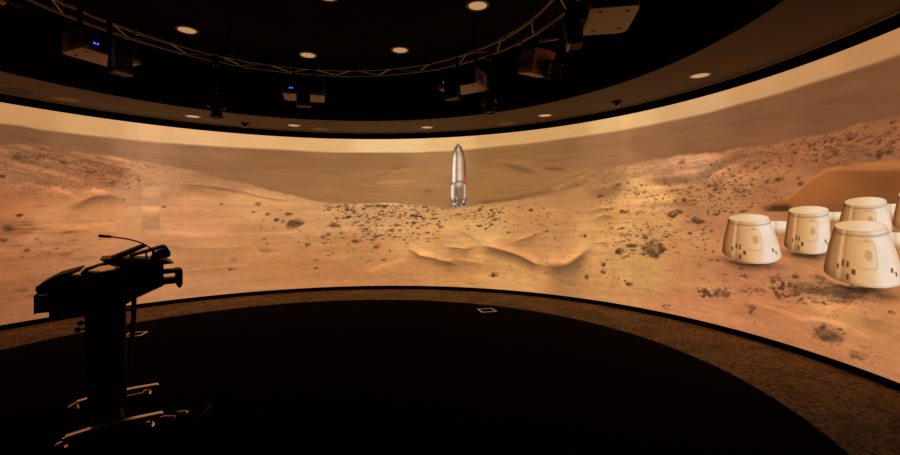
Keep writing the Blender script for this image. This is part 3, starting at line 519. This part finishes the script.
def grille(deg, wid, z0, z1, label):
    t = thing('air_grille', label, 'air vent', polar(R_IN, deg), math.radians(-deg), 'black air grilles on the fascia')
    w = wid/2
    MB().box(-w, w, -.012, 0, z0, z0+.03).box(-w, w, -.012, 0, z1-.03, z1).box(-w, -w+.03, -.012, 0, z0+.03, z1-.03).box(w-.03, w, -.012, 0, z0+.03, z1-.03).build('frame', M_PROJD, t)
    f = MB(); k = int((z1-z0-.06)/.035)
    for i in range(k):
        z = z0+.045+i*.035; f.box(-w+.03, w-.03, -.009, -.001, z-.006, z+.006)
    f.build('slats', M_BLACK, t)
grille(-18.5, .82, 3.08, 3.34, 'black air grille on the fascia right of the middle projector')
grille(-55, .85, 3.12, 3.42, 'black air grille on the fascia right of the left projector')
grille(71.5, .85, 3.14, 3.46, 'black air grille on the fascia far right, past the projector with the chamfered underside')

# ---------------------------------------------------------------- the round lighting truss
ZT = 3.285
RI, RO = 2.18, 2.40
tr = thing('ring_truss', 'round dark metal ladder truss hung below the black ceiling', 'truss', (0, 0, ZT))
for r in (RI, RO):
    MB().tube([polar(r, a) for a in np.linspace(0, 360, 145)[:-1]], .017, 12, closed=True).build('chord', M_TRUSS, tr, smooth=True)
NB = 52
for k in range(NB):
    a0 = 360/NB*k; a1 = 360/NB*(k+1)
    p, q = (polar(RI, a0), polar(RO, a1)) if k % 2 == 0 else (polar(RO, a0), polar(RI, a1))
    MB().tube([p, q], .009, 8).build('brace', M_TRUSS, tr, smooth=True)
for k in range(9):
    a = -100+40*k+22
    b = MB().box(-.03, .03, RI-.04, RO+.04, .024, .05).tube([(0, 2.29, .05), (0, 2.29, Z_CEIL-ZT)], .012, 8)
    h = b.build('hanger', M_PROJD, tr); h.rotation_euler = (0, 0, math.radians(-a))
for k in range(9):
    a = -93+30*k
    for r in (RI, RO): MB().tube([polar(r, a-.7), polar(r, a+.7)], .026, 12).build('coupler', M_TRUSS, tr, smooth=True)
bar = thing('connector_bar', 'black power bar with tan connectors under the truss at the far left', 'power bar', polar(2.52, -89.0, ZT-.03), math.radians(89))
MB().tube([(-.32, 0, 0), (.32, 0, 0)], .022, 10).build('bar', M_PROJD, bar, smooth=True)
for x in (-.2, -.03, .13): MB().lathe([(0, -.045), (.026, -.045), (.03, 0), (.026, .045), (0, .045)], 12, c=(x, 0, -.035), axis='x').build('connector', M_BRASS, bar, smooth=True)

# ---------------------------------------------------------------- projectors
def projector(x, y, z, deg, label, yellow=False, w=.475, d=.34, h=.19, drop=.18, rot=None, led=True, orange=False, lens_x=0.):
    """z = underside; local +y points outward to the screen, the folded lens hangs on the inner face"""
    t = thing('projector', label, 'projector', (x, y, z), math.radians(-deg), 'projectors hung from the ring truss', rot)
    a, b = w/2, d/2; c = .07
    plan = [(-a, -b), (a, -b), (a, b-c), (a-.007, b-.03), (a-.03, b-.007), (a-c, b), (-a+c, b), (-a+.03, b-.007), (-a+.007, b-.03), (-a, b-c)]
    MB().prism(plan, 0, h-.03, 'xy').build('body', M_SIDE, t, bevel=.006)
    MB().prism([(p[0]*1.004, p[1]*1.004) for p in plan], -.012, .022, 'xy').build('bottom_cover', M_PROJ, t, bevel=.008)
    MB().prism([(p[0]*.985, p[1]*.985) for p in plan], h-.03, h, 'xy').build('top_cover', M_PROJD, t, bevel=.006)
    MB().box(-a+.008, a-.008, -b-.012, -b-.0008, .024, h-.006).build('front_grille', M_PROJD, t, bevel=.004)
    for s in (-1, 1):
        MB().box(s*(a+.002)-.002, s*(a+.002)+.002, -b+.03, -b+.19, .045, .135).build('side_vent', M_SPEAKD, t)
    if orange: MB().box(-a+.012, a-.012, -b-.016, -b-.012, .016, h-.012).build('orange_panel', M_ORANGE, t, bevel=.002)
    for s in ((-a+.07, -b+.08), (a-.07, -b+.08), (a-.09, b-.07), (-a+.09, b-.07)):
        MB().lathe([(0, -.019), (.013, -.019), (.015, -.011), (0, -.011)], 14, c=(s[0], s[1], 0)).build('foot', M_PROJ, t, smooth=True)
    # folded short-throw lens: barrel, elbow housing, mirror and pale hood edge
    MB().lathe([(0, -.07), (.050, -.07), (.060, -.04), (.060, 0), (0, 0)], 20, c=(lens_x, -b-.012, .075), axis='y').build('lens_barrel', M_PROJD, t, smooth=True)
    yb = -b-.05
    e = MB().prism([(yb, .13), (yb-.06, .14), (yb-.10, .09), (yb-.115, -.02), (yb-.085, -drop+.02), (yb-.06, -drop), (yb+.02, -drop), (yb+.03, -drop+.03), (yb+.0, -.02)], -.075, .075, 'xz',
                   Matrix.Translation((lens_x, 0, 0)) @ Matrix(((0, 1, 0, 0), (1, 0, 0, 0), (0, 0, 1, 0), (0, 0, 0, 1)))).build('lens_housing', M_PROJD, t, bevel=.01)
    MB().box(lens_x-.05, lens_x+.05, yb+.020, yb+.026, -drop+.035, -.035).build('mirror_window', M_GLASS, e)
    MB().box(lens_x-.079, lens_x+.079, yb-.088, yb-.066, -drop-.004, -drop+.016).build('hood_edge', M_LIP, e, bevel=.002)
    MB().box(lens_x-.079, lens_x-.075, yb-.10, yb-.06, -drop+.03, .10).build('cover_strip', M_LIP, e)
    if led:
        for k in range(2): MB().box(-a+.075+k*.026, -a+.089+k*.026, -b-.0155, -b-.0115, .045, .059).build('status_light', M_BLUE, t)
    if yellow: MB().box(-a-.005, -a-.0015, b-.15, b-.075, .024, .060).build('warning_sticker', M_YELLOW, t)
    if rot is None:
        top = ZT-.03-z
        MB().box(-.16, .16, -.10, .16, h+.001, h+.014).build('mount_plate', M_PROJD, t)
        for sx in (-.12, .12): MB().box(sx-.015, sx+.015, .06, .10, h+.014, max(top, h+.05)).build('mount_post', M_PROJD, t)
    return t
projector(-1.93, .505, 2.85, -67.7, 'pale projector at the far left, with a yellow sticker and two blue lights', yellow=True)
projector(-.532, 1.852, 2.85, -16.6, 'pale projector in the middle of the far truss, square on to the view')
projector(1.403, 1.554, 2.85, 29.2, 'pale projector on the far truss above the rocket, seen at an angle')
projector(2.437, -.21, 2.85, 99.8, 'large pale projector underside at the top right, nearest the view', led=False)
pt_ = projector(2.12, 1.10, 2.87, -32, 'tilted projector with an orange face, left of the one at the top right', w=.30, d=.22, h=.25, drop=-.02, led=False, orange=True, lens_x=.07,
          rot=(math.radians(15), 0, math.radians(32)))
MB().tube([(-.08, -.10, .30), (.10, -.16, .36)], .016, 10).build('clamp_arm', M_LIP, pt_, smooth=True)
MB().tube([(.0, .02, .25), (.0, .06, .37)], .022, 10).build('mount_post', M_PROJD, pt_, smooth=True)
MB().box(.135, .15, -.25, -.22, .05, .12).build('cover_strip', M_LIP, pt_)

# ---------------------------------------------------------------- hanging spotlights
def spotlight(x, y, z, label):
    t = thing('spotlight', label, 'spotlight', (x, y, z), math.atan2(-x, y), 'small black spotlights hung from the truss')
    MB().lathe([(0, -.13), (.050, -.13), (.062, -.11), (.062, .02), (.048, .07), (0, .08)], 20).build('can', M_PROJD, t, smooth=True)
    MB().lathe([(.050, -.140), (.070, -.142), (.074, -.122), (.066, -.115)], 20).build('lens_ring', M_RUBBER, t, smooth=True)
    MB().lathe([(0, -.133), (.05, -.131), (0, -.125)], 20).build('lens', M_GLASS, t, smooth=True)
    MB().tube([(-.078, 0, -.02), (-.082, 0, .06), (-.06, 0, .115), (0, 0, .125), (.06, 0, .115), (.082, 0, .06), (.078, 0, -.02)], .010, 8).build('yoke', M_PROJD, t, smooth=True)
    for s in (-1, 1): MB().lathe([(0, 0), (.017, 0), (.017, s*.022), (0, s*.022)], 12, c=(s*.078, -.0, -.02), axis='x').build('knob', M_LIP, t, smooth=True)
    MB().lathe([(0, 0), (.014, 0), (.014, .02), (0, .02)], 10, c=(0.0, -.02, .135)).build('bolt', M_BRASS, t, smooth=True)
    MB().tube([(0, 0, .125), (0, 0, ZT-z-.03)], .013, 8).box(-.03, .03, -.03, .03, ZT-z-.06, ZT-z-.026).build('drop_pole', M_PROJD, t)
spotlight(*polar(2.40, -41.2, 2.74), 'small black spotlight hanging at the left, in front of the soffit')
spotlight(*polar(2.40, 45.5, 2.745), 'small black spotlight hanging just right of the rocket, under the angled projector')

# ---------------------------------------------------------------- floor boxes
def floor_box(x, y, s, deg, label):
    t = thing('floor_box', label, 'floor socket', (x, y, .006), math.radians(deg), 'metal floor boxes in the black carpet')
    a = s/2; w = .022
    MB().box(-a, a, -a, -a+w, 0, .006).box(-a, a, a-w, a, 0, .006).box(-a, -a+w, -a+w, a-w, 0, .006).box(a-w, a, -a+w, a-w, 0, .006).build('frame', M_FRAME, t, bevel=.001)
    MB().box(-a+w+.002, a-w-.002, -a+w+.002, a-w-.002, 0, .004).build('lid', M_CARPET, t)
floor_box(1.768, 2.80, .23, 14, 'square metal-framed floor box in the black carpet, below the rocket')
floor_box(-2.51, 1.63, .20, 14, 'square metal-framed floor box in the carpet behind the lectern')

# ---------------------------------------------------------------- the lectern, seen from its side
lec = thing('lectern', 'tall black wheeled lectern with a sloping desk and gooseneck microphone', 'lectern', (-1.085, -.5175, .006), math.radians(36))
def part(name, m, pts, b0, b1, parent=None, bevel=0.): return MB().prism(pts, b0, b1).build(name, m, parent or lec, bevel=bevel)
part('column', M_LECT, [(-0.148, 0.020), (0.053, 0.048), (0.068, 0.975), (-0.151, 0.960)], -.14, .14, bevel=.005)
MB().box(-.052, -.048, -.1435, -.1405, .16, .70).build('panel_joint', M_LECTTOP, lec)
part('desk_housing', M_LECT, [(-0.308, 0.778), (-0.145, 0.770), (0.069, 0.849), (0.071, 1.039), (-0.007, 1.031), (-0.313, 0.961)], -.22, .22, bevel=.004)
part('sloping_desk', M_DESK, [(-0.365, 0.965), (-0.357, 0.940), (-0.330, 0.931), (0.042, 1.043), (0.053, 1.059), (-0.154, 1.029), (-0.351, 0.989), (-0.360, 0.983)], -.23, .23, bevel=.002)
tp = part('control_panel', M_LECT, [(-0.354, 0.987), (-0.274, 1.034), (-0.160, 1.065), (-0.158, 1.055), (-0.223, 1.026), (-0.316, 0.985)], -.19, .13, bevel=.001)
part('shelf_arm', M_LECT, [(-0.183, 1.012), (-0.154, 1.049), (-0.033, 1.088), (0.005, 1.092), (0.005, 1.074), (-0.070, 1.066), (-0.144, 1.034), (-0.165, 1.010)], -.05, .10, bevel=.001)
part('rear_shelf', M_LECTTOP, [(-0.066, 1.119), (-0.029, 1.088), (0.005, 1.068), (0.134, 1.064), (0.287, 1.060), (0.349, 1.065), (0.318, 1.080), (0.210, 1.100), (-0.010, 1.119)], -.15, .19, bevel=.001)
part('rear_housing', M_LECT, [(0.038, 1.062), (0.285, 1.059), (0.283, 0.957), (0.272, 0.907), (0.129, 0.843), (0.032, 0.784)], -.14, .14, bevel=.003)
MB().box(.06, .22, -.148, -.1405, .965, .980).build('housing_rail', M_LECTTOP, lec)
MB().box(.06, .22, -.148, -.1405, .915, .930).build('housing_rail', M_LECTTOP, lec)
br = part('end_plate', M_LECT, [(0.363, 1.014), (0.402, 1.011), (0.400, 0.905), (0.389, 0.880), (0.370, 0.882), (0.361, 0.913)], -.09, .09, bevel=.002)
part('bracket_arm', M_LECT, [(0.280, 1.012), (0.366, 1.011), (0.366, 0.987), (0.279, 0.983)], -.06, .06, br)
part('bracket_arm', M_LECT, [(0.267, 0.951), (0.365, 0.950), (0.364, 0.910), (0.327, 0.909), (0.266, 0.907)], -.06, .06, br)
part('knob', M_LECT, [(0.269, 0.914), (0.287, 0.913), (0.285, 0.891), (0.272, 0.892)], -.02, .0, br)
br = part('connector_box', M_LECT, [(-0.377, 0.907), (-0.318, 0.906), (-0.321, 0.800), (-0.379, 0.801)], -.11, .11, bevel=.002)
part('end_plate', M_LECT, [(-0.387, 0.914), (-0.375, 0.915), (-0.378, 0.800), (-0.390, 0.799)], -.12, .12, br, bevel=.001)
part('socket', M_STEEL, [(-0.343, 0.822), (-0.332, 0.821), (-0.332, 0.811), (-0.344, 0.811)], -.113, -.1105, br)
part('socket', M_STEEL, [(-0.370, 0.859), (-0.363, 0.858), (-0.363, 0.846), (-0.370, 0.847)], -.113, -.1105, br)
for (x, z), b_ in (((-0.174, 0.707), -.1), ((-0.188, 0.667), -.1)):
    MB().lathe([(0, -.016), (.014, -.014), (.018, 0), (.014, .014), (0, .016)], 14, c=(x, b_, z), axis='x').tube([(x, b_, z), (-.10, b_, z)], .006, 8).build('knob', M_RUBBER, lec, smooth=True)
# gooseneck microphone
def crv(pts, n=8):
    out = []; P = [Vector(p) for p in pts]
    for i in range(len(P)-1):
        p0, p1, p2, p3 = P[max(i-1, 0)], P[i], P[i+1], P[min(i+2, len(P)-1)]
        for k in range(n):
            t = k/n
            out.append(.5*((2*p1)+(-p0+p2)*t+(2*p0-5*p1+4*p2-p3)*t*t+(-p0+3*p1-3*p2+p3)*t**3))
    return out+[P[-1]]
mic_pts = [(-0.075, 1.269), (-0.002, 1.259), (0.081, 1.241), (0.143, 1.219), (0.189, 1.193), (0.223, 1.160), (0.241, 1.134), (0.246, 1.098)]
mc = MB().tube(crv([(x, 0, z) for x, z in mic_pts]), .0050, 8).build('gooseneck_microphone', M_RUBBER, lec, smooth=True)
(xa, za), (xb, zb) = mic_pts[0], mic_pts[1]
MB().tube([(xa, 0, za), (xa*.9+xb*.1, 0, za*.9+zb*.1), (xa*.2+xb*.8, 0, za*.2+zb*.8), (xb, 0, zb)], [.007, .0105, .0100, .006], 12).build('microphone_head', M_RUBBER, mc, smooth=True)
# device and flat panel fixed on the rear shelf
part('tilted_panel', M_LECT, [(-0.010, 1.125), (0.177, 1.205), (0.191, 1.189), (0.028, 1.107)], -.12, .10, bevel=.001)
dv = part('angled_device', M_LECT, [(0.234, 1.118), (0.253, 1.142), (0.301, 1.158), (0.293, 1.185), (0.310, 1.184), (0.335, 1.136), (0.334, 1.107), (0.306, 1.094), (0.210, 1.100)], -.02, .16, bevel=.002)
part('reading_blade', M_LECT, [(0.089, 1.125), (0.293, 1.187), (0.299, 1.170), (0.199, 1.142), (0.101, 1.114)], -.02, .16, dv)
part('strut', M_LECT, [(0.182, 1.141), (0.193, 1.140), (0.198, 1.101), (0.184, 1.102)], .02, .05, dv)
part('strut', M_LECT, [(0.223, 1.150), (0.238, 1.152), (0.240, 1.098), (0.222, 1.099)], .02, .05, dv)
# hose down the right-hand side and the trolley base
MB().tube(crv([(x, 0, z) for x, z in ((0.112, 0.859), (0.109, 0.739), (0.099, 0.598), (0.083, 0.445), (0.064, 0.215))]), .016, 10).build('cable_hose', M_RUBBER, lec, smooth=True)
part('hose_clip', M_LECT, [(0.053, 0.760), (0.110, 0.753), (0.109, 0.732), (0.053, 0.739)], -.02, .02)
MB().prism([(-.13, .085), (.045, .085), (.03, .125), (-.12, .125)], -.30, .26).build('base_plate', M_LECT, lec, bevel=.004)
part('cross_plate', M_STEEL, [(.04, .062), (.14, .066), (.14, .072), (.04, .070)], .20, .25)
for s in (-1, 1):
    b_ = -.355 if s < 0 else .29
    up = .018 if s < 0 else .006
    MB().prism([(x, z+up) for x, z in ((-.245, .062), (-.23, .056), (.235, .070), (.255, .078), (.245, .086), (.09, .090), (-.12, .086), (-.235, .072))], b_-.026, b_+.026).build('foot_bar', M_STEEL, lec, bevel=.006)
    for e in (-.245, .185):
        ca = MB().lathe([(0, .060), (.010, .060), (.020, .056), (.030, .046), (.034, .032), (.030, .030), (0, .034)], 18, c=(e-.012, b_, 0)).tube([(e, b_, .05), (e, b_, .062+up)], .008, 10).build('caster', M_CHROME, lec, smooth=True)
        for q in (-.030, .030):
            MB().lathe([(.006, -.008), (.024, -.008), (.0265, -.004), (.0265, .004), (.024, .008), (.006, .008)], 20, c=(e-.022, b_+q, .0268), axis='y', closed=True).build('wheel', M_RUBBER, ca, smooth=True)
        MB().lathe([(0, -.040), (.010, -.040), (.012, -.036), (.012, .036), (.010, .040), (0, .040)], 14, c=(e-.022, b_, .0268), axis='y').build('hub', M_CHROME, ca, smooth=True)
# power lead lying beside it
cb = thing('power_cable', 'black power lead looping over the carpet right of the lectern', 'cable', (-.70, -.55, .006))
MB().tube(crv([(-.02, -.05, .012), (.06, -.08, .012), (.14, -.04, .012), (.19, .07, .012), (.18, .18, .012), (.10, .23, .012), (.03, .21, .012)]), .011, 8).build('lead', M_RUBBER, cb, smooth=True)
MB().lathe([(0, -.05), (.014, -.05), (.020, -.02), (.020, .04), (.012, .05), (0, .05)], 14, c=(.005, -.03, .021), axis='x').build('plug', M_STEEL, cb, smooth=True)
MB().lathe([(0, -.04), (.012, -.04), (.017, -.01), (.017, .03), (0, .04)], 14, c=(.055, .06, .018), axis='x').build('adapter', M_STEEL, cb, smooth=True)

# ---------------------------------------------------------------- camera and render settings
cd = bpy.data.cameras.new('camera'); cam = link(bpy.data.objects.new('camera', cd))
cd.sensor_width = 36; cd.lens = 435.68/900*36; cd.clip_start = .05
cam.matrix_world = Matrix.Translation((1.2364, -3.5094, 1.4)) @ Matrix.Rotation(PI/2-.0285, 4, 'X') @ Matrix.Rotation(-.0063, 4, 'Z')
SC.camera = cam
w = bpy.data.worlds.new('dark_world'); SC.world = w; w.use_nodes = True
w.node_tree.nodes['Background'].inputs['Color'].default_value = (0, 0, 0, 1)
w.node_tree.nodes['Background'].inputs['Strength'].default_value = 0
SC.view_settings.view_transform = 'Standard'; SC.view_settings.look = 'None'
SC.view_settings.exposure = 0; SC.view_settings.gamma = 1
SC.cycles.use_denoising = True
SC.cycles.max_bounces = 6
